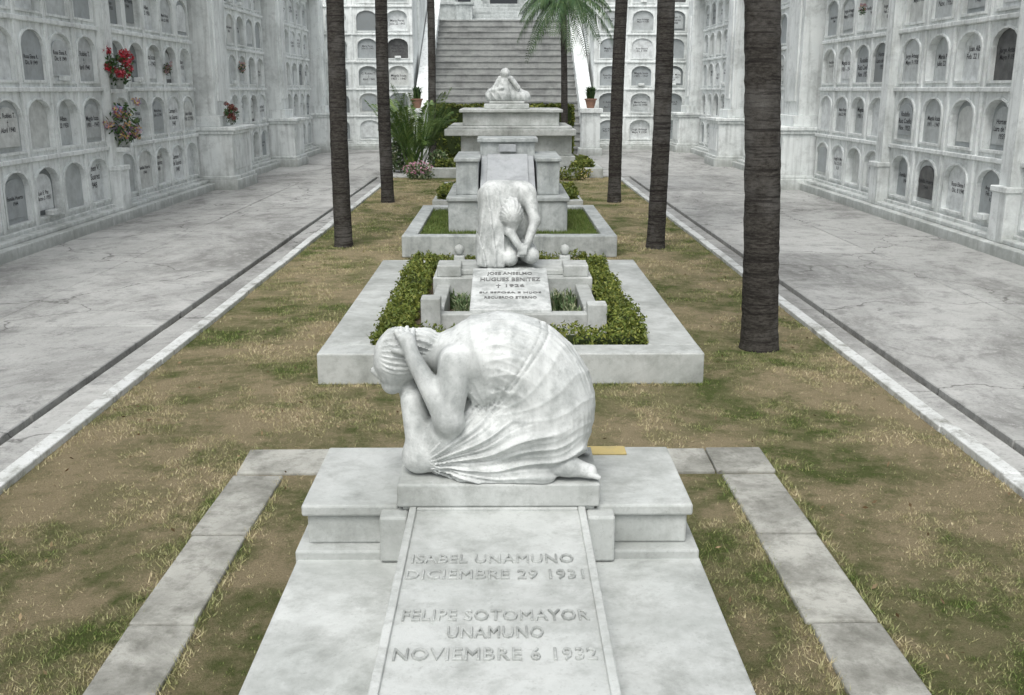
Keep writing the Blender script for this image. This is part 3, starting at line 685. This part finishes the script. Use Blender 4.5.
# ------------------------------------------------------------ shrubs, pots, flowers
B=root('areca_palm_shrub'); q=[]
for i in range(34):
    o=(-2.55+random.uniform(-.22,.22),29.2+random.uniform(-.25,.25),random.uniform(0,.3)); L=random.uniform(.8,1.5); lv=i/34
    q+=frond(o,i*2.399,L,random.uniform(2.7,3.9)*(1-.45*lv),random.uniform(.9,1.5)*(1-.3*lv),nl=40,ll=.36,lw=.014,hang=.25,fwd=1.0,t0=.25)
tri_mesh('fronds',q,leafmat('areca_leaf',[(.06,.12,.03),(.12,.20,.045),(.21,.28,.08),(.08,.15,.04)]),B,4)
B=root('leafy_shrub'); tri_mesh('leaves',np.concatenate([blob_leaves((-3.1,29.6,.5),(.35,.3,.5),700,.07),blob_leaves((-1.85,28.6,.4),(.3,.3,.35),500,.06)]),M_shrub,B,4)
B=root('flower_shrub'); tri_mesh('leaves',blob_leaves((-2.35,27.6,.2),(.45,.3,.25),500,.05),M_shrub,B,4); tri_mesh('petals',blob_leaves((-2.35,27.5,.32),(.42,.3,.2),160,.035),leafmat('pink_petal',[(.6,.2,.35),(.7,.4,.5)]),B,4)
B=root('flower_shrub'); tri_mesh('leaves',blob_leaves((1.9,27.3,.18),(.5,.25,.22),500,.05),M_hedge,B,4); tri_mesh('petals',blob_leaves((2.2,27.2,.2),(.2,.2,.15),60,.04),leafmat('yellow_petal',[(.6,.5,.1),(.7,.6,.3)]),B,4)
for s in (-1,1):
    B=root('potted_plant'); m=MB(); m.lathe((3.17*s,37.4,1.72),[(.13,0),(.2,.28),(.23,.3),(.23,.34),(.19,.34)],18); m.obj('pot',M_terra,B,smooth=False)
    tri_mesh('leaves',tuft((3.17*s,37.4,2.0),90,.55,.35,.02),M_palm,B,4)
def bouquet(c,mat,sc_=1,vase=True):
    B=root('flower_bouquet')
    tri_mesh('petals',np.concatenate([blob_leaves((c[0]+random.uniform(-.16,.16)*sc_,c[1]+random.uniform(-.24,.24)*sc_,c[2]+random.uniform(-.26,.24)*sc_),(.075*sc_,.075*sc_,.065*sc_),60,.03*sc_) for _ in range(15)]),mat,B,4)
    tri_mesh('leaves',blob_leaves((c[0],c[1],c[2]-.1*sc_),(.22*sc_,.28*sc_,.30*sc_),240,.045*sc_),M_palm,B,4)
    if vase:
        m=MB(); m.lathe((c[0],c[1],c[2]-.42*sc_),[(.05*sc_,0),(.08*sc_,.1*sc_),(.05*sc_,.22*sc_),(.07*sc_,.26*sc_)],14); m.obj('vase',M_marble,B,smooth=True)
        if vase=='bracket':
            m=MB(); m.box(LX,c[0]+.1,c[1]-.1,c[1]+.1,c[2]-.48*sc_,c[2]-.421*sc_); m.obj('bracket',M_white,B)
bouquet((LX+.30,18.9,2.86),M_red,1.1,'bracket'); bouquet((LX+.30,18.9,1.90),M_pink,1.3,'bracket')
bouquet((LX+.70,24.9,1.88),leafmat('dark_red_petal',[(.25,.03,.04),(.1,.05,.06),(.4,.15,.1)]),.8)
for xx,yy,zz in ((LX+.12,16.2,4.0),(LX+.12,22.2,2.85),(LX+.12,28.5,3.0),(LX+.12,11.0,3.0)): bouquet((xx,yy,zz),M_pink,.45,False)
for yy,zz in ((21.5,4.0),(28.5,2.9)): bouquet((RX-.12,yy,zz),M_pink,.35,False)
n=420; xy=rng.uniform([-3,2],[3.1,14],(n,2)); ok=np.ones(n,bool)
for a,b,c_,d in excl: ok&=~((xy[:,0]>a)&(xy[:,0]<b)&(xy[:,1]>c_)&(xy[:,1]<d))
p=np.concatenate([xy[ok],rng.uniform(.02,.035,(ok.sum(),1))],1)
tri_mesh('fallen_leaves',leaf_tris(p,.018),leafmat('dry_leaf',[(.22,.14,.07),(.35,.28,.16),(.12,.08,.04)]),None,4)
# ------------------------------------------------------------ light, world, camera
w=bpy.data.worlds.new('World'); sc.world=w; w.use_nodes=True; nt=w.node_tree
sky=nt.nodes.new('ShaderNodeTexSky'); sky.sky_type='NISHITA'; sky.sun_disc=False
EL,AZ=math.radians(60),math.radians(195)
sky.sun_elevation=EL; sky.sun_rotation=AZ; sky.dust_density=4; sky.air_density=1.2; sky.ozone_density=1
hs=nt.nodes.new('ShaderNodeHueSaturation'); hs.inputs['Saturation'].default_value=.24; hs.inputs['Value'].default_value=1.42
bg=nt.nodes['Background']; nt.links.new(sky.outputs[0],hs.inputs['Color']); nt.links.new(hs.outputs[0],bg.inputs[0]); bg.inputs[1].default_value=.15
sl=bpy.data.lights.new('sun','SUN'); sl.energy=1.1; sl.angle=math.radians(22); sl.color=(1,.98,.94)
so=bpy.data.objects.new('sun',sl); COL.objects.link(so)
d=Vector((math.sin(AZ)*math.cos(EL),math.cos(AZ)*math.cos(EL),math.sin(EL))); so.rotation_euler=d.to_track_quat('Z','Y').to_euler()
cam=bpy.data.cameras.new('camera'); co=bpy.data.objects.new('camera',cam); COL.objects.link(co)
cam.lens=35; cam.sensor_width=36; cam.clip_end=1500
co.location=(0,0,2.4); co.rotation_euler=(math.radians(90-14.56),0,math.radians(-.46)); sc.camera=co
sc.view_settings.view_transform='Standard'; sc.view_settings.look='None'; sc.view_settings.exposure=0
print('done')
